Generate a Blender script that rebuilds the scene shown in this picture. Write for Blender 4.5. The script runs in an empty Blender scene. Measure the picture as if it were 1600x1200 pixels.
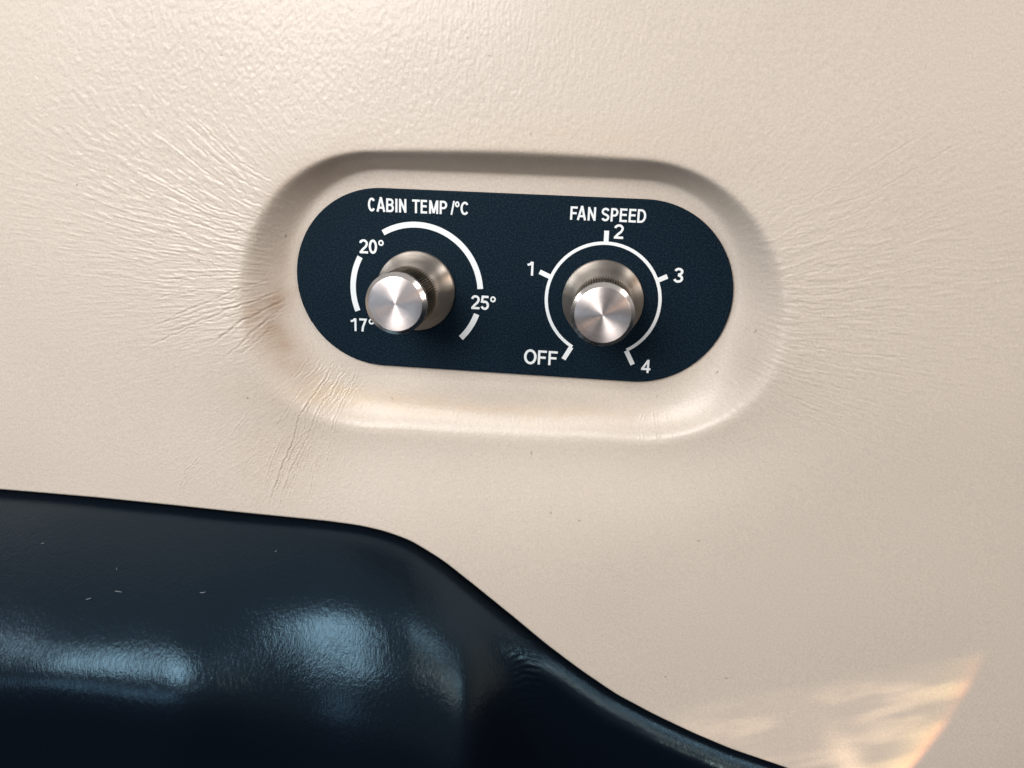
import bpy, math
import numpy as np
from mathutils import Vector, Matrix

# ---------------------------------------------------------------- units
# Everything is laid out on the plane of the control plate: u right, v up, w towards the cabin,
# one unit = 0.13 mm.  World: X = u, Z = v, Y = -w.
S = 1.3e-4
D = 1200.0                      # camera distance from the plate plane
VX, VY, F, ROLL = 941.87, 267.45, 1210.3, -0.039
_n = np.array([-(VX-800), (VY-600), F]); _n /= np.linalg.norm(_n)
_a = np.array([math.cos(ROLL), math.sin(ROLL), 0]); _u = _a-_n*(_a@_n); _u /= np.linalg.norm(_u)
_v = np.cross(_n, _u)

def at(P, h=0.0):
    """photograph point -> (u, v) on the real plane w = h"""
    P = np.atleast_2d(np.array(P, float))
    r = np.stack([P[:, 0]-800, 600-P[:, 1], -F*np.ones(len(P))], 1)
    t = -(D-h)/(r@_n)
    return np.stack([(r@_u)*t, (r@_v)*t], 1)

def to_px(u, v, w):
    X = u[..., None]*_u+v[..., None]*_v+(w-D)[..., None]*_n
    return 800+F*X[..., 0]/-X[..., 2], 600-F*X[..., 1]/-X[..., 2]

def W(u, v, w=0.0):
    return Vector((u*S, -w*S, v*S))

# ---------------------------------------------------------------- camera
sc = bpy.context.scene
cam = bpy.data.cameras.new('camera'); cam_o = bpy.data.objects.new('camera', cam)
sc.collection.objects.link(cam_o); sc.camera = cam_o
cam.sensor_width = 36; cam.lens = F/1600*36; cam.clip_start = 0.005; cam.clip_end = 50
def _wv(c): return Vector((c[0], -c[2], c[1]))
ax = [_wv((_u[i], _v[i], _n[i])) for i in range(3)]
cam_o.matrix_world = Matrix.Translation(W(0, 0, D)) @ Matrix((ax[0], ax[1], ax[2])).transposed().to_4x4()

# ---------------------------------------------------------------- world: dim warm cabin, brighter above
world = bpy.data.worlds.new('World'); sc.world = world; world.use_nodes = True
nt = world.node_tree; bg = nt.nodes['Background']
tc = nt.nodes.new('ShaderNodeTexCoord'); sx = nt.nodes.new('ShaderNodeSeparateXYZ')
mr = nt.nodes.new('ShaderNodeMapRange'); mr.inputs[1].default_value = -1; mr.inputs[2].default_value = 1
cr = nt.nodes.new('ShaderNodeValToRGB')
cr.color_ramp.elements[0].position = 0.30; cr.color_ramp.elements[0].color = (.008, .014, .022, 1)
cr.color_ramp.elements[1].position = 0.95; cr.color_ramp.elements[1].color = (.46, .47, .48, 1)
e = cr.color_ramp.elements.new(0.55); e.color = (.175, .18, .185, 1)
nt.links.new(tc.outputs['Generated'], sx.inputs[0]); nt.links.new(sx.outputs[2], mr.inputs[0])
nt.links.new(mr.outputs[0], cr.inputs[0]); nt.links.new(cr.outputs[0], bg.inputs[0]); bg.inputs[1].default_value = 1.0

# ---------------------------------------------------------------- lamps (cabin windows, plus unseen lights added for highlights)
def area(name, d, dist, sx_, sy_, power, col, target=(0, -200, 0), spread=180):
    l = bpy.data.lights.new(name, 'AREA'); l.shape = 'RECTANGLE'; l.size = sx_; l.size_y = sy_
    l.energy = power; l.color = col; l.spread = math.radians(spread)
    o = bpy.data.objects.new(name, l); sc.collection.objects.link(o)
    dv = Vector((d[0], -d[2], d[1])).normalized(); t = W(*target)
    o.location = t+dv*dist; o.rotation_euler = dv.to_track_quat('Z', 'Y').to_euler()
    return o
area('window_light', (-.29, .42, .86), 0.52, .26, .26, 2.72, (1.0, .975, .95), (-420, -40, 0))
area('far_window_light', (-.85, .35, .40), 0.9, .10, .26, 1.3, (.95, .97, 1.0))
area('right_window_light', (.80, .22, .42), 0.9, .08, .20, .8, (1.0, .95, .90))
area('added_chamfer_light', (.62, .62, .42), 0.8, .34, .14, 1.1, (1.0, .96, .92))  # unseen lamp added to brighten the upper right of the knob chamfers
area('blue_window_light', (-.40, -.05, .91), 0.9, .30, .13, .55, (.70, .86, 1.0), (-690, -800, 230))
area('added_warm_light', (.68, .38, .62), 0.7, .08, .08, .55, (1.0, .70, .50), (-193, -787, 176))  # unseen lamp added for the warm highlight on the bolster

def sun_patch():
    """sunlight bent by a window pane: a spot whose beam carries the streaks"""
    P = W(*at([(1400, 1110)], 40)[0], 40); L = P+Vector((.35, -.93, .12)).normalized()*.5
    l = bpy.data.lights.new('sun_patch_light', 'SPOT'); l.spot_size = math.radians(24); l.spot_blend = .3; l.shadow_soft_size = .0005; l.energy = SUN_PATCH
    o = bpy.data.objects.new('sun_patch_light', l); sc.collection.objects.link(o); o.location = L
    q = (L-P).to_track_quat('Z', 'Y'); o.rotation_euler = q.to_euler(); Mi = q.to_matrix().inverted()
    g = [(x, y) for x in (1100, 1300, 1500) for y in (1020, 1110, 1200)]; A = []
    for (u, v) in at(g, 40):
        d = Mi @ (W(u, v, 40)-L); A.append((1, d.x/-d.z, d.y/-d.z))
    cX, cY = np.linalg.lstsq(np.array(A), np.array(g, float), rcond=None)[0].T
    l.use_nodes = True; t = l.node_tree; em = t.nodes['Emission']
    def val(x): return x
    def m(op, a, b=0.0, c=0.0, clamp=False):
        n = t.nodes.new('ShaderNodeMath'); n.operation = op; n.use_clamp = clamp
        for i_, x in enumerate((a, b, c)):
            if isinstance(x, (int, float)): n.inputs[i_].default_value = x
            else: t.links.new(x, n.inputs[i_])
        return n.outputs[0]
    def ramp(x, a, b):
        n = t.nodes.new('ShaderNodeMapRange'); n.interpolation_type = 'SMOOTHSTEP'; t.links.new(x, n.inputs[0])
        n.inputs[1].default_value = a; n.inputs[2].default_value = b; return n.outputs[0]
    co = t.nodes.new('ShaderNodeTexCoord'); sp_ = t.nodes.new('ShaderNodeSeparateXYZ'); t.links.new(co.outputs['Normal'], sp_.inputs[0])
    az = m('ABSOLUTE', sp_.outputs[2]); a = m('DIVIDE', sp_.outputs[0], az); b = m('DIVIDE', sp_.outputs[1], az)
    X = m('ADD', m('MULTIPLY_ADD', a, float(cX[1]), float(cX[0])), m('MULTIPLY', b, float(cX[2])))
    Y = m('ADD', m('MULTIPLY_ADD', a, float(cY[1]), float(cY[0])), m('MULTIPLY', b, float(cY[2])))
    cmb = t.nodes.new('ShaderNodeCombineXYZ'); t.links.new(m('MULTIPLY', X, .006), cmb.inputs[0])
    yy = m('ADD', Y, m('MULTIPLY', X, .17)); t.links.new(m('MULTIPLY', yy, .035), cmb.inputs[1])   # streaks rise to the right
    nz = t.nodes.new('ShaderNodeTexNoise'); nz.inputs['Scale'].default_value = 1.0; nz.inputs['Detail'].default_value = 2.5; t.links.new(cmb.outputs[0], nz.inputs['Vector'])
    st = ramp(nz.outputs[0], .42, .68)
    y0 = m('SUBTRACT', Y, 1022.0)
    xe = m('SUBTRACT', m('SUBTRACT', 1530.0, m('MULTIPLY', y0, .35)), m('MULTIPLY', m('MULTIPLY', y0, y0), .0015))
    dx = m('SUBTRACT', xe, X)                                      # distance inside the right edge
    dt = m('SUBTRACT', yy, 1022+1530*.17)
    ins = m('MULTIPLY', ramp(dx, -9, 12), ramp(dt, -8, 16))
    fade = ramp(X, 960, 1480)
    edge = m('MULTIPLY', m('POWER', 2.718, m('MULTIPLY', m('MAXIMUM', dx, 0.0), -.045)), m('MULTIPLY_ADD', ramp(Y, 1100, 1200), 1.7, .30))
    bx = m('DIVIDE', m('SUBTRACT', X, m('ADD', 1330.0, m('MULTIPLY', m('SUBTRACT', Y, 1200.0), .45))), 24.0)
    blb = m('MULTIPLY', m('POWER', 2.718, m('MULTIPLY', m('MULTIPLY', bx, bx), -1.0)), ramp(Y, 1110, 1205))
    bx2 = m('DIVIDE', m('SUBTRACT', X, m('ADD', 1215.0, m('MULTIPLY', m('SUBTRACT', Y, 1200.0), .5))), 30.0)
    blb = m('ADD', blb, m('MULTIPLY', m('MULTIPLY', m('POWER', 2.718, m('MULTIPLY', m('MULTIPLY', bx2, bx2), -1.0)), ramp(Y, 1060, 1200)), m('MULTIPLY', st, .5)))
    br = m('ADD', m('ADD', m('MULTIPLY', m('MULTIPLY_ADD', st, .60, .14), m('MULTIPLY_ADD', fade, .65, .35)), edge), m('MULTIPLY', blb, .9))
    edge = m('MULTIPLY', edge, m('MULTIPLY_ADD', st, .75, .45))
    out = m('MULTIPLY', m('MULTIPLY', br, ins), ramp(X, 930, 1120))
    cr_ = t.nodes.new('ShaderNodeValToRGB'); r_ = cr_.color_ramp
    r_.elements[0].position = 0; r_.elements[0].color = (1, .36, .16, 1); r_.elements[1].position = 1; r_.elements[1].color = (1, .76, .54, 1)
    for p_, c_ in ((.10, (1, .54, .20, 1)), (.30, (1, .76, .36, 1))):
        e_1 = r_.elements.new(p_); e_1.color = c_
    t.links.new(m('MULTIPLY', dx, .01), cr_.inputs[0]); t.links.new(cr_.outputs[0], em.inputs[0]); t.links.new(out, em.inputs[1])
SUN_PATCH = 8.5
sun_patch()

sc.view_settings.view_transform = 'Standard'; sc.view_settings.look = 'None'
sc.view_settings.gamma = 1.0; sc.view_settings.exposure = 0.0; sc.view_settings.use_curve_mapping = False
sc.cycles.use_denoising = True; sc.cycles.max_bounces = 6

# ---------------------------------------------------------------- noise
def hsh(ix, iy, seed):
    h = (ix.astype(np.int64)*374761393+iy.astype(np.int64)*668265263+seed*1442695041) & 0xffffffff
    h = ((h ^ (h >> 13))*1274126177) & 0xffffffff
    h = ((h ^ (h >> 16))*2246822519) & 0xffffffff
    return ((h ^ (h >> 15)) & 0xffff)/65536.0*2*math.pi
def noise(x, y, seed=0):
    x0 = np.floor(x); y0 = np.floor(y); fx = x-x0; fy = y-y0
    sxx = fx*fx*fx*(fx*(fx*6-15)+10); syy = fy*fy*fy*(fy*(fy*6-15)+10)
    def g(i, j):
        a = hsh(x0+i, y0+j, seed); return np.cos(a)*(fx-i)+np.sin(a)*(fy-j)
    a = g(0, 0); a = a+(g(1, 0)-a)*sxx
    b = g(0, 1); b = b+(g(1, 1)-b)*sxx
    return (a+(b-a)*syy)*1.5
def sstep(x, a, b):
    t = np.clip((x-a)/(b-a), 0, 1); return t*t*(3-2*t)
def sp(x, a): return a*np.logaddexp(0, x/a)
def blob(x, y, cx, cy, rx, ry, rot=0):
    c, s = math.cos(rot), math.sin(rot); dx, dy = x-cx, y-cy
    return np.exp(-(((dx*c+dy*s)/rx)**2+((-dx*s+dy*c)/ry)**2))

# ---------------------------------------------------------------- materials
def mat(name, base, rough=.5, metal=0, spec=.5):
    m = bpy.data.materials.new(name); m.use_nodes = True; b = m.node_tree.nodes['Principled BSDF']
    b.inputs['Base Color'].default_value = (*base, 1); b.inputs['Roughness'].default_value = rough
    b.inputs['Metallic'].default_value = metal; b.inputs['Specular IOR Level'].default_value = spec
    return m, m.node_tree, b
def N(t, kind, **kw):
    n = t.nodes.new(kind)
    for k, v in kw.items():
        if k in n.inputs: n.inputs[k].default_value = v
        else: setattr(n, k, v)
    return n
def bump_chain(t, b, layers):
    """layers: (texture output socket, distance, strength)"""
    prev = None
    for out, dist, st in layers:
        bn = N(t, 'ShaderNodeBump', Strength=st, Distance=dist); t.links.new(out, bn.inputs['Height'])
        if prev: t.links.new(prev.outputs[0], bn.inputs['Normal'])
        prev = bn
    t.links.new(prev.outputs[0], b.inputs['Normal'])

def leather_beige():
    m, t, b = mat('beige_leather', (.60, .50, .405), .42)
    co = N(t, 'ShaderNodeTexCoord').outputs['Object']
    at_ = N(t, 'ShaderNodeAttribute', attribute_name='wear_and_shade'); sep = N(t, 'ShaderNodeSeparateColor')
    t.links.new(at_.outputs['Color'], sep.inputs[0])
    nz = N(t, 'ShaderNodeTexNoise', Scale=60, Detail=3); t.links.new(co, nz.inputs['Vector'])
    mx = N(t, 'ShaderNodeMix', data_type='RGBA'); mx.inputs[6].default_value = (.605, .528, .452, 1); mx.inputs[7].default_value = (.58, .507, .436, 1)
    t.links.new(nz.outputs[0], mx.inputs[0])
    fn = N(t, 'ShaderNodeTexNoise', Scale=2600, Detail=2, Roughness=.7); t.links.new(co, fn.inputs['Vector'])
    fr = N(t, 'ShaderNodeMapRange'); fr.inputs[1].default_value = .3; fr.inputs[2].default_value = .7; fr.inputs[3].default_value = .91; fr.inputs[4].default_value = 1.08
    t.links.new(fn.outputs[0], fr.inputs[0])
    ml = N(t, 'ShaderNodeVectorMath', operation='SCALE'); t.links.new(mx.outputs[2], ml.inputs[0]); t.links.new(fr.outputs[0], ml.inputs['Scale'])
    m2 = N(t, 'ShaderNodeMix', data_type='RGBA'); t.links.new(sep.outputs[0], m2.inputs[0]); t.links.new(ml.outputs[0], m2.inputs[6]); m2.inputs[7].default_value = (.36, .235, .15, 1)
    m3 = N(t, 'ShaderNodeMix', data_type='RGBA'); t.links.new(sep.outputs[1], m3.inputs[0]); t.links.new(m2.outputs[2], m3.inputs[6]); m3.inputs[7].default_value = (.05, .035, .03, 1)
    m4 = N(t, 'ShaderNodeMix', data_type='RGBA'); t.links.new(sep.outputs[2], m4.inputs[0]); t.links.new(m3.outputs[2], m4.inputs[6]); m4.inputs[7].default_value = (.62, .47, .30, 1)
    t.links.new(m4.outputs[2], b.inputs['Base Color'])
    vo = N(t, 'ShaderNodeTexVoronoi', Scale=1500, feature='SMOOTH_F1'); t.links.new(co, vo.inputs['Vector'])
    g1 = N(t, 'ShaderNodeTexNoise', Scale=2800, Detail=4, Roughness=.7); t.links.new(co, g1.inputs['Vector'])
    bump_chain(t, b, [(vo.outputs[0], .00008, .45), (g1.outputs[0], .00008, .6)])
    b.inputs['Coat Weight'].default_value = .30; b.inputs['Coat Roughness'].default_value = .22
    return m

def leather_black():
    m, t, b = mat('black_leather', (.003, .005, .009), .23, 0, .46)
    co = N(t, 'ShaderNodeTexCoord').outputs['Object']
    b.inputs['Specular Tint'].default_value = (.42, .75, 1.0, 1)  # blue of the window light put into the colour of the highlights
    w1 = N(t, 'ShaderNodeTexNoise', Scale=120, Detail=3); t.links.new(co, w1.inputs['Vector'])
    mp = N(t, 'ShaderNodeMapping'); mp.inputs['Rotation'].default_value = (0, .45, 0); mp.inputs['Scale'].default_value = (1.5, 1, .8)
    t.links.new(co, mp.inputs[0])
    ad = N(t, 'ShaderNodeVectorMath', operation='MULTIPLY_ADD'); ad.inputs[1].default_value = (.004, .004, .004)
    t.links.new(w1.outputs['Color'], ad.inputs[0]); t.links.new(mp.outputs[0], ad.inputs[2])
    vo = N(t, 'ShaderNodeTexVoronoi', Scale=900, feature='DISTANCE_TO_EDGE'); t.links.new(ad.outputs[0], vo.inputs['Vector'])
    g1 = N(t, 'ShaderNodeTexNoise', Scale=1100, Detail=5, Roughness=.6, Distortion=.6); t.links.new(ad.outputs[0], g1.inputs['Vector'])
    g2 = N(t, 'ShaderNodeTexNoise', Scale=3500, Detail=2); t.links.new(co, g2.inputs['Vector'])
    bump_chain(t, b, [(g1.outputs[0], .00018, .45), (vo.outputs[0], .00010, .25), (g2.outputs[0], .00004, .4)])
    return m

def navy():
    m, t, b = mat('navy_powder_coat', (.006, .012, .020), .50, 0, .14)
    co = N(t, 'ShaderNodeTexCoord').outputs['Object']
    b.inputs['Specular Tint'].default_value = (.55, .85, 1.0, 1)
    g1 = N(t, 'ShaderNodeTexNoise', Scale=3000, Detail=3, Roughness=.7); t.links.new(co, g1.inputs['Vector'])
    r = N(t, 'ShaderNodeValToRGB'); r.color_ramp.elements[0].position = .46; r.color_ramp.elements[0].color = (.0008, .005, .013, 1)
    r.color_ramp.elements[1].position = .66; r.color_ramp.elements[1].color = (.014, .026, .036, 1)
    t.links.new(g1.outputs[0], r.inputs[0]); t.links.new(r.outputs[0], b.inputs['Base Color'])
    bump_chain(t, b, [(g1.outputs[0], .00016, .5)])
    return m

def steel(name, base, rough, aniso=0.0, rings=False):
    m, t, b = mat(name, base, rough, 1)
    co = N(t, 'ShaderNodeTexCoord').outputs['Object']
    if aniso:
        b.inputs['Anisotropic'].default_value = aniso; b.inputs['Anisotropic Rotation'].default_value = .25
        tg = N(t, 'ShaderNodeTangent', direction_type='RADIAL', axis='Z'); t.links.new(tg.outputs[0], b.inputs['Tangent'])
    if rings:                                     # turning marks: noise of the radius (and a little of the height)
        sx_ = N(t, 'ShaderNodeSeparateXYZ'); t.links.new(co, sx_.inputs[0])
        cx = N(t, 'ShaderNodeCombineXYZ'); t.links.new(sx_.outputs[0], cx.inputs[0]); t.links.new(sx_.outputs[1], cx.inputs[1])
        ln = N(t, 'ShaderNodeVectorMath', operation='LENGTH'); t.links.new(cx.outputs[0], ln.inputs[0])
        an = N(t, 'ShaderNodeMath', operation='ARCTAN2'); t.links.new(sx_.outputs[1], an.inputs[0]); t.links.new(sx_.outputs[0], an.inputs[1])
        a2 = N(t, 'ShaderNodeMath', operation='MULTIPLY'); t.links.new(an.outputs[0], a2.inputs[0]); a2.inputs[1].default_value = .0006
        zz = N(t, 'ShaderNodeMath', operation='MULTIPLY_ADD'); t.links.new(sx_.outputs[2], zz.inputs[0]); zz.inputs[1].default_value = .7; t.links.new(ln.outputs['Value'], zz.inputs[2])
        c2 = N(t, 'ShaderNodeCombineXYZ'); t.links.new(zz.outputs[0], c2.inputs[0]); t.links.new(a2.outputs[0], c2.inputs[1])
        g = N(t, 'ShaderNodeTexNoise', Scale=3200, Detail=3, Roughness=.7); t.links.new(c2.outputs[0], g.inputs['Vector'])
        rr = N(t, 'ShaderNodeMapRange'); rr.inputs[3].default_value = rough*.7; rr.inputs[4].default_value = rough*1.4
        t.links.new(g.outputs[0], rr.inputs[0]); t.links.new(rr.outputs[0], b.inputs['Roughness'])
        bump_chain(t, b, [(g.outputs[0], .00003, .6)])
    return m

M_BEIGE = leather_beige(); M_BLACK = leather_black(); M_NAVY = navy()
M_CAP = steel('turned_steel_face', (.78, .69, .665), .42, .9, True)
M_SKIRT = steel('turned_steel_skirt', (.47, .42, .37), .36, .90, True)
M_CHAMFER = steel('polished_steel_edge', (.80, .72, .66), .18, 0, False)
M_KNURL = steel('knurled_steel', (.46, .42, .36), .25)
M_PRINT, _t, _b = mat('white_print', (.80, .84, .86), .55)

# ---------------------------------------------------------------- object helpers
def link(name, verts, faces, material, parent=None, smooth=True):
    me = bpy.data.meshes.new(name); me.from_pydata([tuple(p) for p in verts], [], faces); me.validate()
    me.materials.append(material)
    if smooth: me.shade_smooth()
    else: me.shade_flat()
    o = bpy.data.objects.new(name, me); sc.collection.objects.link(o)
    if parent: o.parent = parent
    return o
def grid_obj(name, U, V, Wd, material, cols=None):
    """U,V,Wd: 2D arrays (rows, columns)"""
    R, C = U.shape
    co = np.empty((R*C, 3), np.float32); co[:, 0] = U.ravel()*S; co[:, 1] = -Wd.ravel()*S; co[:, 2] = V.ravel()*S
    idx = np.arange(R*C).reshape(R, C)
    q = np.stack([idx[:-1, :-1], idx[:-1, 1:], idx[1:, 1:], idx[1:, :-1]], -1).reshape(-1, 4).astype(np.int32)
    me = bpy.data.meshes.new(name)
    me.vertices.add(R*C); me.vertices.foreach_set('co', co.ravel())
    me.loops.add(q.size); me.loops.foreach_set('vertex_index', q.ravel())
    me.polygons.add(len(q)); me.polygons.foreach_set('loop_start', np.arange(0, q.size, 4, dtype=np.int32))
    me.update(calc_edges=True); me.shade_smooth(); me.materials.append(material)
    if cols is not None:
        a = me.attributes.new('wear_and_shade', 'FLOAT_COLOR', 'POINT')
        c = np.ones((R*C, 4), np.float32)
        for i, k in enumerate(cols): c[:, i] = k.ravel()
        a.data.foreach_set('color', c.ravel())
    o = bpy.data.objects.new(name, me); sc.collection.objects.link(o)
    return o

# ---------------------------------------------------------------- the two leather surfaces
PC = (-134.18, -178.70); PL, PR = 202.3, 141.0      # plate stadium: centre, half straight, radius
def stadium(u, v, c, L, R, rot=0.0):
    cs, sn = math.cos(rot), math.sin(rot); x = u-c[0]; y = v-c[1]
    x, y = x*cs+y*sn, -x*sn+y*cs
    return np.hypot(np.maximum(np.abs(x)-L, 0), y)-R, np.arctan2(y, x)
H = 47.0
BP = at([(0, 770), (150, 782), (280, 795), (420, 811), (510, 821), (560, 828), (600, 837), (640, 851), (690, 881), (740, 920), (800, 968), (850, 1010), (905, 1052), (960, 1090),
         (1020, 1122), (1080, 1150), (1140, 1175), (1200, 1195)], H)
bu = np.concatenate([[-2600, -1500], BP[:, 0], [560, 1200, 2600]]); bv = np.concatenate([[-600, -590], BP[:, 1], [-1032, -1120, -1200]])
fu = np.linspace(-2600, 2600, 5201); fv = np.interp(fu, bu, bv)
k = np.exp(-(np.arange(-40, 41)/16.0)**2); k /= k.sum(); fv = np.convolve(np.pad(fv, 40, 'edge'), k, 'valid')
fs = np.gradient(fv, fu)
def border(u): return np.interp(u, fu, fv), 1/np.sqrt(1+np.interp(u, fu, fs)**2)

def axis(lo, a, b, hi, step, big):
    n = int((b-a)/step); mid = np.linspace(a, b, n)
    def side(x0, x1):
        m = int(abs(x1-x0)/big)+2; t = np.linspace(0, 1, m)[1:]; return x0+(x1-x0)*(t**1.4)
    return np.concatenate([side(a, lo)[::-1], mid, side(b, hi)])

# outer rim residuals measured round the recess (px-plane units), by angle
o2 = at([(600, 236), (700, 237), (800, 238), (950, 246), (1050, 258), (1120, 290), (1180, 350), (1218, 450), (1205, 590), (1170, 635), (1120, 665), (1060, 685), (1000, 690),
         (850, 690), (700, 683), (560, 668), (480, 650), (430, 615), (390, 540), (382, 440), (405, 350), (450, 285)], 45)
OC = (-138.7, -202.8); OL, OR_, OA = 199.3, 216.8, 0.02
rd, ra = stadium(o2[:, 0], o2[:, 1], OC, OL, OR_, OA); od = np.argsort(ra); ra = ra[od]; rd = rd[od]
fa = np.linspace(-math.pi, math.pi, 361); fr_ = np.interp(fa, ra, rd, period=2*math.pi)
k = np.exp(-(np.arange(-30, 31)/12.0)**2); k /= k.sum(); fr_ = np.convolve(np.concatenate([fr_[-31:-1], fr_, fr_[1:31]]), k, 'valid')

def recess(U, V):
    """height of the soft leather: floor of the recess to panel level"""
    din, th = stadium(U, V, PC, PL, PR)
    dout, tho = stadium(U, V, OC, OL, OR_, OA); dout = dout-np.interp(tho, fa, fr_)
    sn = np.sin(tho); top = sstep(sn, .15, .75); bot = sstep(-sn, .0, .6); side = 1-top-bot
    m = 29*top+12*bot+14*side
    a = din-m; b = -dout
    wd = np.maximum(a+b, 12.0); s = a/wd
    ra_ = .05*top+.24*bot+.13*side; rb = .065*top+.065*bot+.085*side
    prof = sp(s, ra_)-sp(s-1, rb)
    pb = np.clip(sp(s, .06)-sp(s-1, .055), 0, None)**1.9
    prof = prof*(1-bot)+pb*bot
    return -7+(H+7)*prof, din, dout, tho, s

cu, cv, cf = -136.0, -195.0, 235.0
def flow(U, V):
    dv = V-cv; dv = np.where(dv > 0, 250*np.tanh(dv/250), dv); z = ((U-cu)+1j*dv)/cf; w = np.arccosh(z+1e-6j)
    return w.real+np.where(V > cv, (V-cv-dv)/(cf*2.2), 0), w.imag, cf*np.abs(np.sinh(w))
def flow_noise(mu, nu, sc_, lam, an, seed, warp=.35):
    """noise whose cells keep about lam units across and lam*an along the radial flow lines"""
    l = np.log2(sc_/lam); k0 = np.floor(l); f = l-k0; out = np.zeros_like(mu)
    wx = noise(mu*6, nu*6, seed+9)*warp
    for kk in np.unique(k0):
        for q, wt in ((kk, 1-f), (kk+1, f)):
            m_ = (k0 == kk)
            Fq = 2.0**q
            out[m_] += (noise(nu[m_]*Fq+wx[m_]*3, mu[m_]*Fq/an+noise(nu[m_]*Fq*.5, mu[m_]*Fq*.5, seed+5)*.4, seed+int(q)*17)*np.sqrt(wt[m_]))
    return out

def carve(X, Y, Z, pts, depth, width, seed, dirt=None, amt=0.0):
    """one crease in the leather: a wavering groove along pts (photograph pixels)"""
    pts = np.array(pts, float); seg = np.hypot(*np.diff(pts, axis=0).T); L = np.concatenate([[0], np.cumsum(seg)])
    n = max(int(L[-1]/2.5), 4); t = np.linspace(0, L[-1], n)
    x = np.interp(t, L, pts[:, 0]); y = np.interp(t, L, pts[:, 1])
    kk = np.array([1, 2, 3, 2, 1.])/9
    x[2:-2] = np.convolve(x, kk, 'valid'); y[2:-2] = np.convolve(y, kk, 'valid')
    dx, dy = np.gradient(x), np.gradient(y); q = np.hypot(dx, dy)+1e-9
    j = noise(t/11, t*0+.5, seed)*1.6+noise(t/4.2, t*0+.3, seed+3)*.9
    x += -dy/q*j; y += dx/q*j
    x0, x1, y0, y1 = x.min()-8, x.max()+8, y.min()-8, y.max()+8
    ii = np.nonzero((X > x0) & (X < x1) & (Y > y0) & (Y < y1))
    if len(ii[0]) == 0: return
    px, py = X[ii], Y[ii]; best = np.full(px.shape, 1e9); bt = np.zeros(px.shape)
    for i in range(n):
        d2 = (px-x[i])**2+(py-y[i])**2; mm = d2 < best; best[mm] = d2[mm]; bt[mm] = t[i]
    d = np.sqrt(best); tt = bt/L[-1]
    env = np.clip(np.minimum(tt, 1-tt)*5, 0, 1)*(.65+.6*noise(bt/14, bt*0, seed+7))
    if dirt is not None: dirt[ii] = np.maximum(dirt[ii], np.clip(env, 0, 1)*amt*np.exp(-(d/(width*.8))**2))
    Z[ii] += -depth*env*np.exp(-(d/width)**2)+depth*.30*env*np.exp(-((d-2.2*width)/(1.5*width))**2)

# ---- beige panel
cols_u = axis(-2200, -1125, 780, 1900, 1.32, 14)
rows = np.linspace(0, 1, 900); vtop_in = 262.0
Vb, ce = border(cols_u)
U = np.tile(cols_u, (len(rows), 1)); V = Vb[None, :]+(vtop_in-Vb)[None, :]*(rows[:, None])
ext = vtop_in+(900-vtop_in)*np.linspace(0, 1, 40)[1:, None]**1.4
U = np.concatenate([U, np.tile(cols_u, (39, 1))]); V = np.concatenate([V, np.tile(ext, (1, len(cols_u)))])
Z, din, dout, th, s_ = recess(U, V)
PX, PY = to_px(U, V, np.full(U.shape, H))
outside = sstep(s_, .55, 1.05)
# the big soft shapes of the panel
Z += outside*(2.5*noise(U/260, V/260, 3)+5*np.exp(-((V-Vb[None, :])*ce[None, :]/60)**2)*0)
Z += -10*outside*sstep(U, 250, 1100)
below = sstep(-np.sin(th), .1, .9)*sstep(s_, .1, 1.1)
Z += -29*below*np.exp(-(np.clip(s_-1, 0, None)/1.5)**2)
mu, nu, scl = flow(U, V)
# amplitude maps, laid over the places where the leather is really creased
fanL = 1.0*blob(PX, PY, 330, 370, 150, 130)+.75*blob(PX, PY, 190, 270, 190, 170)+.55*blob(PX, PY, 360, 500, 110, 60)
fanR = .70*blob(PX, PY, 1230, 470, 90, 130)+.50*blob(PX, PY, 1380, 430, 220, 210)
fanT = .25*blob(PX, PY, 600, 190, 300, 60)
peb = .55*blob(PX, PY, 520, 90, 420, 120)+.28*blob(PX, PY, 80, 60, 300, 200)+.22*blob(PX, PY, 1300, 250, 400, 250)
low = .30*blob(PX, PY, 430, 700, 120, 90)+.14
wr = flow_noise(mu, nu, scl, 5.6, 8.0, 11); w2 = flow_noise(mu, nu, scl, 4.0, 5.0, 41)
rid = np.exp(-(wr/.16)**2)
fan = np.clip(fanL+fanR+low*.7, 0, 1.2)
soft = sstep(s_, .05, .8)
Z += soft*fan*(.42*wr-.27*rid+.36*w2)
w3 = flow_noise(mu, nu, scl, 4.9, 3.0, 71); w4 = flow_noise(mu, nu, scl, 3.7, 1.8, 91)
Z += soft*(np.clip(peb+fanT, 0, 1)*(.62*np.abs(w3)+.34*w4)+.06*w4)
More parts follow.
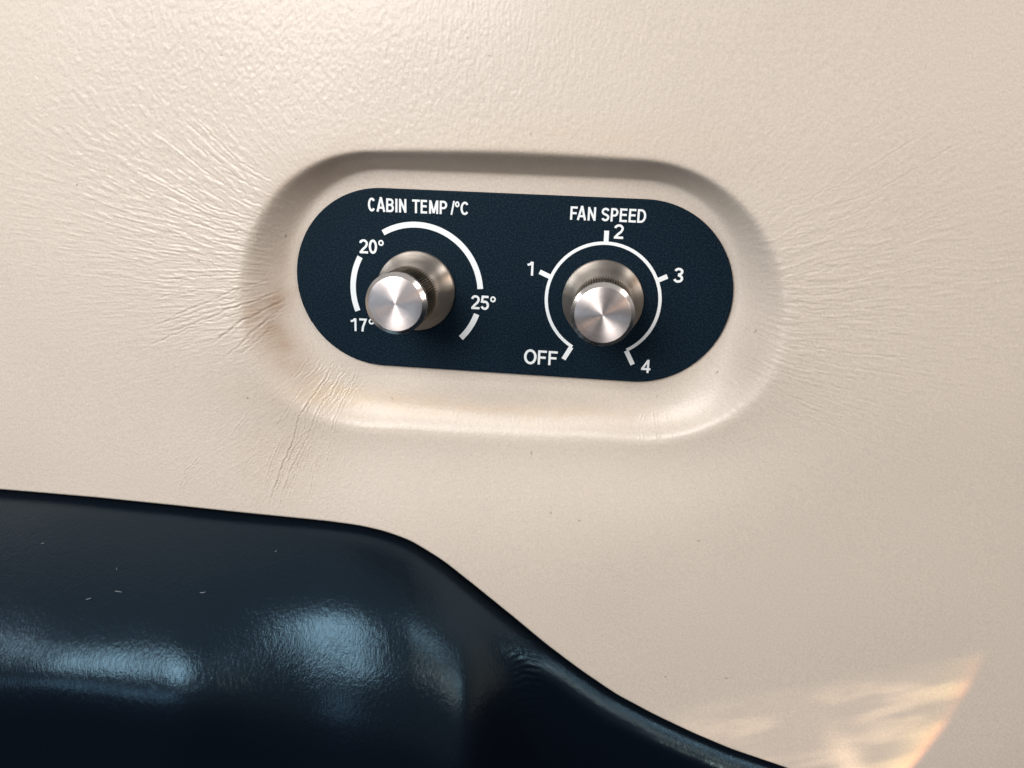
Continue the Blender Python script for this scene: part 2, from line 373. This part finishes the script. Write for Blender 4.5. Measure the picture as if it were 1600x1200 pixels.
# hero creases
rs = np.random.RandomState(4)
def P_(x, y, x1, y1, x2, y2): return [(x, y), (x1, y1), (x2, y2)]
cr_list = [([(506, 572), (497, 600), (478, 628), (462, 655), (455, 690), (440, 724), (425, 770), (418, 800)], 2.2, 1.3),
           ([(520, 590), (508, 622), (492, 640), (483, 668), (470, 700), (450, 740), (436, 790), (428, 812)], 1.5, 1.2),
           ([(545, 588), (534, 615), (522, 640), (514, 668), (508, 700)], 1.5, 1.1),
           ([(527, 585), (512, 610), (500, 640)], 1.2, 1.1), ([(468, 605), (455, 625), (440, 650), (425, 672)], 1.0, 1.1),
           ([(480, 632), (473, 660), (466, 690), (452, 712), (443, 745)], 1.3, 1.1), ([(494, 648), (486, 680), (478, 712), (470, 745)], 1.0, 1.0),
           ([(505, 655), (497, 690), (490, 730), (478, 790)], .9, 1.0), ([(392, 640), (368, 672), (352, 700)], .8, 1.0), ([(404, 690), (385, 725), (372, 760)], .8, 1.0), ([(515, 672), (509, 710), (500, 752)], .8, 1.0), ([(472, 702), (460, 735), (448, 785)], 1.0, 1.0), ([(450, 668), (435, 692), (420, 730), (410, 780)], 1.1, 1.0),
           ([(430, 690), (418, 722), (412, 745)], .9, 1.0), ([(452, 712), (466, 712)], .9, .9),
           ([(318, 706), (304, 722), (290, 738), (279, 775)], 1.1, 1.0), ([(300, 735), (284, 757), (276, 790)], 1.2, 1.0), ([(322, 725), (290, 757)], .7, 1.0),
           ([(1008, 655), (1001, 680), (1006, 715)], 1.0, 1.1), ([(1024, 650), (1028, 680), (1034, 712)], 1.2, 1.1), ([(1043, 650), (1050, 672), (1056, 700)], .9, 1.0), ([(1063, 650), (1072, 672), (1082, 690)], .8, 1.0),
           ([(430, 458), (400, 470), (360, 482), (300, 508), (262, 520)], 1.5, 1.5), ([(436, 470), (405, 488), (372, 505), (330, 540)], 1.7, 1.6), ([(428, 492), (400, 512), (378, 532)], 1.3, 1.5),
           ([(420, 510), (396, 535), (372, 556)], 1.0, 1.4), ([(415, 440), (370, 452), (310, 478), (235, 512)], 1.1, 1.4), ([(432, 480), (410, 500), (385, 530), (350, 560)], 1.2, 1.4)]
for i in range(34):                                   # fan of longer creases on the right
    y0 = 325+i*9.2+rs.uniform(-4, 4); x0 = 1196+14*math.sin((y0-330)/300*3.1)+rs.uniform(-12, 8); ln_ = rs.uniform(70, 300)
    a0 = (470-y0)/300; k1 = x0+ln_*.4; k2 = x0+ln_
    st = rs.uniform(0, 60) if rs.rand() < .45 else 0
    cr_list.append(([(x0+st, y0+a0*-st*.7), (k1+st, y0-a0*(ln_*.4+st)*.75+4), (k2+st, y0-a0*(ln_+st)*.95-ln_*.06)], rs.uniform(.30, .75), 1.15))
for i in range(26):                                   # and on the left, curving up
    y0 = 285+i*8.0+rs.uniform(-4, 4); x0 = 455-62*math.sin(min((y0-262)/150, 1)*1.45)+rs.uniform(-10, 10); ln_ = rs.uniform(60, 190)
    a0 = -np.interp(y0, [285, 400, 500], [.95, .12, -.5])
    cr_list.append(([(x0, y0), (x0-ln_*.45, y0+a0*ln_*.26), (x0-ln_, y0+a0*ln_*.85)], rs.uniform(.5, 1.2), 1.3))
for i in range(16):                                   # fine ones running down the lower left wall
    x0 = 452+i*6.2+rs.uniform(-3, 3); y0 = 560+i*3.0+rs.uniform(-8, 6); ln_ = rs.uniform(25, 70)
    cr_list.append(([(x0+15, y0), (x0, y0+ln_*.5), (x0-ln_*.45, y0+ln_)], rs.uniform(.4, .9), 1.1))
dirt = np.zeros(PX.shape)
for i, (pts, d_, w_) in enumerate(cr_list):
    k_ = 1.5 if i < 22 else 1.0
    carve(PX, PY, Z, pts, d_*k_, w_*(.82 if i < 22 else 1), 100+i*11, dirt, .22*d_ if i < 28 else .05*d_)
# rounded cut edge towards the black bolster
eb = (V-Vb[None, :])*ce[None, :]
Z -= 16*np.clip(1-eb/9, 0, 1)**2.2
Z += 5*np.exp(-((eb-26)/20)**2)*0
# turn the edge back behind
U = np.concatenate([U[:1], U[:1], U]); V = np.concatenate([V[:1]+6, V[:1]+1.0, V]); Z = np.concatenate([Z[:1]-40, Z[:1]-6, Z])
PX, PY = to_px(U, V, np.full(U.shape, H))
stain_shade = .22*blob(PX, PY, 412, 450, 24, 90, .1)+.20*blob(PX, PY, 490, 262, 95, 20, -.5)+.14*blob(PX, PY, 780, 258, 330, 20, .02)+.55*blob(PX, PY, 412, 480, 30, 15, -.5)+.32*blob(PX, PY, 428, 540, 22, 55, -.6)+.18*blob(PX, PY, 440, 720, 70, 60)+.10*blob(PX, PY, 620, 650, 120, 22)  # leather stains, plus shade of the recess rim painted into the colour
stain_shade += .25*blob(PX, PY, 440, 560, 60, 20, .9)
stain_shade = np.clip(stain_shade*(.85+.5*noise(PX/23, PY/23, 5)), 0, 1)
ochre = np.clip(.8*blob(PX, PY, 600, 640, 170, 18, .12)+.5*blob(PX, PY, 880, 660, 170, 14, .02)+.4*blob(PX, PY, 500, 620, 40, 20, .6)+.35*blob(PX, PY, 900, 215, 260, 30), 0, 1)*(.8+.5*noise(PX/31, PY/15, 6))
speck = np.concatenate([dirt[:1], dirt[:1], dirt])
for (x, y, rx, ry, rot) in [(346, 86, 1.2, 1.2, 0), (120, 289, 1.6, 1.2, .6), (731, 59, 1.1, 1.6, 0), (311, 407, 1.5, 1.1, 0), (384, 624, 1.6, 1.3, 0), (1127, 593, 3.0, .9, -.8), (541, 572, 1.2, 1.2, 0),
                            (829, 209, 2.4, .8, .9), (765, 87, 3, .6, .2), (828, 718, .8, 3, 0), (601, 636, 3, .7, .8), (1030, 634, .8, 1.5, 0), (1092, 846, 2.2, .8, .3), (860, 806, .9, 2, 0), (1187, 523, .8, 2.5, .3),
                            (905, 817, 2.2, .7, .3), (430, 372, .9, 2.0, .2), (1040, 1058, 1.2, 1.2, 0), (1135, 1060, 1.6, 1.0, 0), (520, 820, .9, .9, 0)]:
    speck = np.maximum(speck, .8*blob(PX, PY, x, y, rx, ry, rot))
panel = grid_obj('leather_panel', U, V, Z, M_BEIGE, [stain_shade, speck, np.clip(ochre*.6, 0, 1)])
panel['label'] = 'beige leather trim panel with a padded oval recess and radiating creases'; panel['category'] = 'trim panel'

# ---- black bolster: grown outwards from the seam by following the tilt its surface has at each place
colp = np.arange(-520, 1500, 2.5); rowq = np.concatenate([np.arange(0, 60, 1.5), np.arange(60, 480, 2.4), np.arange(480, 700, 12)])
sxp, syp = to_px(fu, fv, np.full(fu.shape, H-8.0)); mk = np.abs(fu) < 1900
seam = np.interp(colp, sxp[mk], syp[mk])-7
C, R = len(colp), len(rowq)
PX = np.tile(colp, (R, 1)); PY = seam[None, :]+rowq[:, None]
slope = np.gradient(seam, colp); bl = np.hypot(slope, 1)
bnx, bny = slope/bl, 1/bl                              # across the seam, into the beige, (u right, v up)
right = sstep(PX+.12*(PY-1000), 715, 890)
qd = rowq[:, None]/bl[None, :]
phiL = np.interp(rowq[:, None]+0*PX+noise(PX/170, PY/120, 21)*5+noise(PX/420, PY/300, 22)*12, [0, 12, 40, 100, 170, 240, 290, 340, 420, 1000], [78, 70, 62, 55, 34, 22, 17, 6, -10, -14])
qq = rowq[:, None]+0*PX+noise(PX/150, PY/110, 31)*8
phiA = np.interp(qq, [0, 12, 40, 160, 220, 258, 290, 318, 370, 1000], [79, 73, 67, 59, 51, 40, 26, 10, -8, -14])
lw = 1-sstep(PX, 260, 530); phiL = phiL*(1-lw)+phiA*lw
phiL = phiL+5*blob(PX, PY, 560, 1050, 90, 34)
phiR = np.interp(qd, [0, 8, 24, 34, 42, 54, 110, 300, 1000], [80, 66, 46, 34, 20, -8, -20, -24, -20])
phi = np.radians(phiL*(1-right)+phiR*right)
for _i in range(2): phi[:, 1:-1] = (phi[:, :-2]+phi[:, 1:-1]*2+phi[:, 2:])/4
nu_ = np.sin(phi)*bnx*right; nv_ = np.sin(phi)*np.sqrt(1-(bnx*right)**2); nw_ = np.cos(phi)
def ray(px, py):
    r = np.stack([px-800, 600-py, -F*np.ones_like(px)], -1); return np.stack([r@_u, r@_v, r@_n], -1)
Rr = ray(PX, PY); T = np.zeros((R, C)); T[0] = (H-26-D)/Rr[0, :, 2]
nn = np.stack([nu_, nv_, nw_], -1)
for i in range(1, R):
    n_ = nn[i-1]+nn[i]; T[i] = T[i-1]*np.sum(Rr[i-1]*n_, -1)/np.sum(Rr[i]*n_, -1)
m_ = PY > 1235; k0 = np.argmax(m_, 0)-1; Z0 = (T*Rr[..., 2])[k0, np.arange(C)]
T = np.where(m_, Z0[None, :]/Rr[..., 2], T)      # below the picture the bolster just runs on
Pt = Rr*T[..., None]; U = Pt[..., 0]; V = Pt[..., 1]; Z = Pt[..., 2]+D
for i in range(16):                                    # gathered creases where the roll starts
    y0 = 1000+i*10+rs.uniform(-3, 3); x0 = 806+i*1.5+rs.uniform(-5, 5)
    carve(PX, PY, Z, [(x0-18, y0+14), (x0+6, y0+2), (x0+34, y0+3+rs.uniform(0, 5))], rs.uniform(.8, 1.8), 2.2, 900+i*13)
U = np.concatenate([U[:1], U]); V = np.concatenate([V[:1]+30, V]); Z = np.concatenate([Z[:1]-14, Z])
arm = grid_obj('armrest', U[::-1], V[::-1], Z[::-1], M_BLACK)
arm['label'] = 'glossy black leather armrest bolster under the beige panel'; arm['category'] = 'armrest'

# lint caught on the bolster
def surf(x, y):
    i = int(np.argmin(np.abs(colp-x))); k = int(np.argmin(np.abs(seam[i]+rowq-y))); return Pt[k, i]+np.array([0, 0, D+.6])
M_LINT, _t, _b = mat('pale_lint', (.30, .33, .36), .8)
for (x, y, ln_, a0, bend, where) in [(65, 849, 5, .2, .5, 'just below the beige edge, nearest the left side'), (182, 890, 5, 1.2, .3, 'upper left, standing almost upright'),
                              (180, 923, 9, .15, -.5, 'upper left, right one of a close pair'), (134, 937, 9, .4, .2, 'upper left, left one of a close pair'),
                              (312, 925, 9, -.3, 1.2, 'alone between the two blue highlights'), (340, 796, 6, .1, .4, 'directly under the beige seam'),
                              (430, 862, 4, .6, .5, 'above the brightest blue highlight')]:
    pts = []
    px_, py_, an_ = x, y, a0
    for q_ in range(6): pts.append(surf(px_, py_)); px_ += ln_/5*math.cos(an_); py_ -= ln_/5*math.sin(an_); an_ += bend/5
    pts = [np.array(p_) for p_ in pts]; dd = pts[0]*0+pts[0]
    step_ = [ (ln_/5*math.cos(a0+bend*q_/5), ln_/5*math.sin(a0+bend*q_/5)) for q_ in range(6)]
    base = pts[0]; P3 = [base]
    for a_, b_ in step_: P3.append(P3[-1]+np.array([a_, b_*.8, b_*.25]))
    vs, f1 = [], []
    for q_, p_ in enumerate(P3):
        d_ = P3[min(q_+1, 6)]-P3[max(q_-1, 0)]; d_ /= np.linalg.norm(d_); s1 = np.cross(d_, [0, 0, 1.]); s1 /= np.linalg.norm(s1); s2 = np.cross(d_, s1)
        for k_ in range(4):
            w_ = p_-base+(s1*math.cos(k_*1.571)+s2*math.sin(k_*1.571))*.38; vs.append(W(*w_))
    for q_ in range(6):
        for k_ in range(4): f1.append((q_*4+k_, q_*4+(k_+1) % 4, q_*4+4+(k_+1) % 4, q_*4+4+k_))
    lo = link('lint_fibre', vs, f1, M_LINT); lo.location = W(*base)
    lo['label'] = 'pale lint fibre on the armrest, '+where; lo['category'] = 'lint'; lo['group'] = 'lint fibres on the armrest'

# ---------------------------------------------------------------- control plate
root = bpy.data.objects.new('control_panel', None); sc.collection.objects.link(root); root.location = W(*PC, -8)
root['label'] = 'dark blue oval climate control plate with two steel knobs in the beige recess'; root['category'] = 'control panel'
root.empty_display_size = .01
bpy.context.view_layer.update()
def adopt(o, parent, loc=None):
    """keep vertices where they were modelled, relative to the parent's base"""
    o.parent = parent; o.matrix_parent_inverse = parent.matrix_world.inverted()
    if loc is not None: o.location = loc
    return o
def plate_mesh():
    rings = []
    n = 96
    def ring(off, w):
        pts = []
        for i in range(n):
            a = math.pi*(i/(n/2-1))-math.pi/2 if i < n//2 else math.pi*((i-n//2)/(n/2-1))+math.pi/2
            cx = PC[0]+(PL if i < n//2 else -PL); pts.append(W(cx+(PR+off)*math.cos(a), PC[1]+(PR+off)*math.sin(a), w))
        return pts
    prof = [(0, -9), (0, -1.2), (-.5, -.5), (-1.9, 0)]
    vs = []
    for off, w in prof: vs += ring(off, w)
    fs_ = []
    for r in range(len(prof)-1):
        for i in range(n):
            j = (i+1) % n; fs_.append((r*n+i, r*n+j, (r+1)*n+j, (r+1)*n+i))
    k = len(prof)-1; fs_.append(tuple(k*n+i for i in range(n)))
    fs_.append(tuple(reversed(range(n))))
    return vs, fs_
vs, fs_ = plate_mesh()
plate = link('faceplate', vs, fs_, M_NAVY, smooth=False); adopt(plate, root)
bpy.context.view_layer.update()

# ---- printing
_lev = [0]
def strip(vs, fs_, pts, tw, closed=False):
    """a flat stroke of width tw along pts in plane units, mitred, a hair above the plate"""
    _lev[0] = (_lev[0]+1) % 7; h = .16+_lev[0]*.012
    P = np.array(pts, float); n = len(P); b0 = len(vs)
    for i in range(n):
        if closed: d0 = P[i]-P[i-1]; d1 = P[(i+1) % n]-P[i]
        else: d0 = P[i]-P[max(i-1, 0)]; d1 = P[min(i+1, n-1)]-P[i]
        if not closed and i == 0: d0 = d1
        if not closed and i == n-1: d1 = d0
        d0 = d0/np.linalg.norm(d0); d1 = d1/np.linalg.norm(d1)
        n0 = np.array([-d0[1], d0[0]]); n1 = np.array([-d1[1], d1[0]]); m = n0+n1; m = m/np.linalg.norm(m)
        m = m*min(1/max(m@n0, .35), 2.2)*tw/2
        vs.append(W(P[i][0]+m[0], P[i][1]+m[1], h)); vs.append(W(P[i][0]-m[0], P[i][1]-m[1], h))
    for i in range(n if closed else n-1):
        j = (i+1) % n; fs_.append((b0+2*i+1, b0+2*j+1, b0+2*j, b0+2*i))
def arc(cx, cy, rx, ry, a0, a1, n=14):
    t = np.radians(np.linspace(a0, a1, n)); return list(zip(cx+rx*np.cos(t), cy+ry*np.sin(t)))
def glyph(ch, w, t):
    """centre lines inside a box w wide and 1 high, stroke t"""
    a = t/2; l, r, b, tp = a, w-a, a, 1-a; m = w/2
    if ch in 'O0': return [(arc(m, .5, m-a, .5-a, 0, 360, 33)[:-1], True)]
    if ch == 'C': return [(arc(m+.01, .5, m-a, .5-a, 40, 180, 12)+arc(m+.01, .5, m-a, .5-a, 180, 320, 12)[1:], False)]
    if ch == 'A': return [([(a*.9, 0), (m, 1.06)], False), ([(m, 1.06), (w-a*.9, 0)], False), ([(w*.24, .30), (w*.76, .30)], False)]
    if ch == 'B': return [([(l, 0), (l, 1)], False), ([(l, tp), (w*.52, tp)]+arc(w*.52, (tp+.53)/2, r*.96-w*.52, (tp-.53)/2, 90, -90, 10)[1:]+[(l, .53)], False),
                          ([(w*.52, .53)]+arc(w*.54, (b+.53)/2, r-w*.54, (.53-b)/2, 90, -90, 10)+[(l, b)], False)]
    if ch == 'I': return [([(w/2, 0), (w/2, 1)], False)]
    if ch == 'N': return [([(l, 0), (l, 1)], False), ([(r, 0), (r, 1)], False), ([(l+.01, 1-.08), (r-.01, .08)], False)]
    if ch == 'T': return [([(0, tp), (w, tp)], False), ([(m, 0), (m, tp)], False)]
    if ch == 'E': return [([(l, 0), (l, 1)], False), ([(l, tp), (w*.97, tp)], False), ([(l, .53), (w*.92, .53)], False), ([(l, b), (w, b)], False)]
    if ch == 'F': return [([(l, 0), (l, 1)], False), ([(l, tp), (w, tp)], False), ([(l, .50), (w*.90, .50)], False)]
    if ch == 'M': return [([(l, 0), (l, 1)], False), ([(r, 0), (r, 1)], False), ([(l+.03, .95), (m, .05)], False), ([(r-.03, .95), (m, .05)], False)]
    if ch == 'P': return [([(l, 0), (l, 1)], False), ([(l, tp), (w*.5, tp)]+arc(w*.5, (tp+.45)/2, r-w*.5, (tp-.45)/2, 90, -90, 12)[1:]+[(l, .45)], False)]
    if ch == 'D': return [([(l, 0), (l, 1)], False), ([(l, tp), (w*.42, tp)]+arc(w*.42, .5, r-w*.42, .5-a, 90, -90, 16)[1:]+[(l, b)], False)]
    if ch == 'S': return [(arc(m, .75-a*.5, m-a, .25-a*.5, 20, 200, 10)+[(w*.30, .545), (w*.68, .455)]+arc(m, .25+a*.5, m-a, .25-a*.5, 20, -160, 12), False)]
    if ch == '/': return [([(a*.7, -.02), (w-a*.7, 1.02)], False)]
    if ch == '1': return [([(w-a, 0), (w-a, 1)], False), ([(w*.02, .77), (w*.34, .795), (w*.58, .86), (w-a*1.6, 1.0-a*.3)], False)]
    if ch == '2': return [(arc(m, .70, m-a, .30-a, 172, -20, 13)+[(w*.72, .47), (w*.42, .30), (w*.20, .12)], False), ([(w*.04, a), (w, a)], False), ]
    if ch == '3': return [(arc(m, .735, m*.92-a, .265-a, 165, -62, 12)+[(w*.46, .53)], False), ([(w*.46, .53)]+arc(m, .28, m-a, .28-a, 68, -165, 14), False)]
    if ch == '4': return [([(w*.72, 0), (w*.72, 1)], False), ([(w*.70, .95), (a*1.0, .30)], False), ([(0, .285), (w, .285)], False)]
    if ch == '5': return [([(w*.93, tp), (w*.24, tp), (w*.16, .50)], False), (arc(m*1.0, .33, m-a, .33-a, 128, -160, 16), False)]
    if ch == '7': return [([(0, tp), (r, tp), (w*.66, .62), (w*.48, .34), (w*.40, 0)], False)]
    if ch == 'o': return [(arc(m, .5, m-a, .5-a, 0, 360, 21)[:-1], True)]
def lettering(name, items, parent, label=None):
    """items: (character, left px, right px, base px y, top px y)"""
    vs, fs_ = [], []
    for ch, x0, x1, yb, yt in items:
        q = at([(x0, (yb+yt)/2), (x1, (yb+yt)/2), ((x0+x1)/2, yb), ((x0+x1)/2, yt)])
        ul, ur, vb_, vt = q[0, 0], q[1, 0], q[2, 1], q[3, 1]
        h = vt-vb_; w = (ur-ul)/h; t = .165 if ch not in 'o/' else (.24 if ch == 'o' else .13)
        if ch not in 'o/': t = .160
        if ch == 'o': t = .26
        for pts, cl in glyph(ch, w, t):
            strip(vs, fs_, [(ul+x*h, vb_+y*h) for x, y in pts], t*h, cl)
    o = link(name, vs, fs_, M_PRINT, smooth=False); adopt(o, parent)
    if label: o['label'] = label
    return o
def ln(x, x0, y0, x1, y1): return y0+(y1-y0)*(x-x0)/(x1-x0)
def row(spec, base, top):
    return [(c, a, b, ln((a+b)/2, *base), ln((a+b)/2, *top)) for c, a, b in spec]
R8 = lambda c, a, b: (c, 560+a/8, 560+b/8)
title1 = row([R8('C', 118, 214), R8('A', 226, 336), R8('B', 347, 444), R8('I', 461, 489), R8('N', 508, 600), R8('T', 672, 768), R8('E', 778, 860),
              R8('M', 884, 999), R8('P', 1016, 1110), R8('/', 1156, 1202), R8('C', 1275, 1382)], (580, 330.3, 728, 336.0), (580, 308.7, 728, 315.2))
title1.append(('o', 560+1207/8, 560+1264/8, 323.8, 314.6))
lettering('title_lettering', title1, plate, 'white words CABIN TEMP /°C')
R5 = lambda c, a, b: (c, 800+a/5.714, 800+b/5.714)
lettering('title_lettering', row([R5('F', 521, 584), R5('A', 582, 664), R5('N', 677, 749), R5('S', 799, 871), R5('P', 882, 949), R5('E', 962, 1030), R5('E', 1043, 1109), R5('D', 1120, 1198)],
                                 (895, 343.4, 1004, 348.3), (895, 322.4, 1004, 327.0)), plate, 'white words FAN SPEED')
lettering('scale_number', [('2', 561.3, 575, 395.8, 373.8), ('0', 576.3, 589.2, 396.6, 374.2), ('o', 591.0, 599.6, 384.3, 374.8)], plate, 'white 20°')
lettering('scale_number', [('1', 548, 557, 517, 497.3), ('7', 561.6, 573.2, 517.8, 497.6), ('o', 576, 585, 507, 498)], plate, 'white 17°')
lettering('scale_number', [('2', 736, 749.6, 483, 461.2), ('5', 750.8, 764.2, 484.3, 462), ('o', 766, 774.7, 472.4, 463)], plate, 'white 25°')
lettering('scale_number', [('1', 824, 833.4, 430.4, 408.8)], plate, 'white numeral 1')
lettering('scale_number', [('2', 959.2, 974.4, 373.1, 350.4)], plate, 'white numeral 2')
lettering('scale_number', [('3', 1052.3, 1068, 441.8, 418.3)], plate, 'white numeral 3')
lettering('scale_number', [('4', 1002, 1016.6, 582.6, 561.8)], plate, 'white numeral 4')
lettering('scale_lettering', [('O', 818.8, 838.5, 569.2, 545.6), ('F', 840.4, 854.2, 569.8, 547.6), ('F', 856.9, 871, 570.8, 548.6)], plate, 'white word OFF')

T_C = (-281.55, -193.65); T_R = 107.8; F_C = (13.02, -192.59); F_R = 90.13
def ang(c, px): q = at([px])[0]; return math.degrees(math.atan2(q[1]-c[1], q[0]-c[0]))
def scale_arc(name, c, r, tw, p0, p1, label, ccw=False):
    a0, a1 = ang(c, p0), ang(c, p1)
    if a1 > a0: a1 -= 360
    vs, fs_ = [], []; strip(vs, fs_, arc(c[0], c[1], r, r, a0, a1, 72), tw)
    o = link(name, vs, fs_, M_PRINT, smooth=False); adopt(o, plate); o['label'] = label; return o
scale_arc('scale_arc', T_C, T_R-4.9, 8.9, (555, 487), (563, 401.5), 'short white arc between 17° and 20°')
scale_arc('scale_arc', T_C, T_R-4.9, 8.9, (597, 361), (751, 451.5), 'long white arc between 20° and 25°')
scale_arc('scale_arc', T_C, T_R-4.9, 8.9, (745, 491), (721.5, 529.5), 'short white arc below 25°')
scale_arc('scale_ring', F_C, F_R-2.6, 5.0, (891.5, 545.5), (979, 547), 'thin white ring round the fan speed knob')
def tick(p0, p1, label):
    q = at([p0, p1]); vs, fs_ = [], []; strip(vs, fs_, [q[0], q[1]], 7.3)
    o = link('scale_tick', vs, fs_, M_PRINT, smooth=False); adopt(o, plate); o['label'] = label
tick((948, 360.4), (946.8, 381.5), 'white tick at 2'); tick((843.2, 424.6), (859, 432.2), 'white tick at 1'); tick((1042.8, 431.8), (1028.2, 437.9), 'white tick at 3')
tick((892.6, 542.2), (880.4, 561.2), 'white tick at OFF'); tick((978.4, 548), (988.5, 569.6), 'white tick at 4')

# ---- knobs, modelled about their own axis (object Z = towards the cabin)
NS = 144
def lathe(prof, n=NS, tooth=None):
    vs, fs_ = [], []
    for r, z in prof:
        for i in range(n):
            a = 2*math.pi*i/n; rr = r+(tooth(i, z) if tooth else 0)
            vs.append((rr*math.cos(a)*S, rr*math.sin(a)*S, z*S))
    for k in range(len(prof)-1):
        for i in range(n):
            j = (i+1) % n; fs_.append((k*n+i, k*n+j, (k+1)*n+j, (k+1)*n+i))
    return vs, fs_
def split_sharp(o, ang_=32):
    o.data.set_sharp_from_angle(angle=math.radians(ang_))
def knob(c, spin, label, parent):
    vs, f1 = lathe([(61.5, 0), (62.6, 1.2), (62.6, 6.5), (62.0, 7.8), (60.8, 8.8), (54.5, 14), (50.2, 21), (46.6, 30), (43.4, 37), (41.0, 40), (40.0, 46)])
    k = link('knob', vs, f1, M_SKIRT); split_sharp(k); k['label'] = label
    k.parent = parent; k.rotation_euler = (math.radians(90), 0, 0)
    k.matrix_parent_inverse = parent.matrix_world.inverted(); k.location = W(*c, 0)
    n = 432
    vs, f1 = lathe([(43.3, 44.0), (43.3, 116)], n, lambda i, z: (-4.0, -1.8, 1.4, 1.4, -1.8, -4.0)[i % 6])
    g = link('knurled_grip', vs, f1, M_KNURL, smooth=False); g.parent = k
    vs, f1 = lathe([(43.2, 115.8), (44.6, 116.2), (44.8, 117.2), (45.2, 124.0), (44.9, 125.2), (39.4, 129.6)])
    e2 = link('end_cap', vs, f1, M_CHAMFER); split_sharp(e2, 25); e2.parent = k
    vs, f1 = lathe([(39.4, 129.6), (39.0, 129.85), (38.5, 130.05), (25, 130.1), (10, 130.15), (1.0, 130.2), (.05, 130.1)])
    e3 = link('cap_face', vs, f1, M_CAP); split_sharp(e3, 40); e3.parent = k
    return k
knob(T_C, 0, 'temperature knob', root); knob(F_C, 0, 'fan speed knob', root)
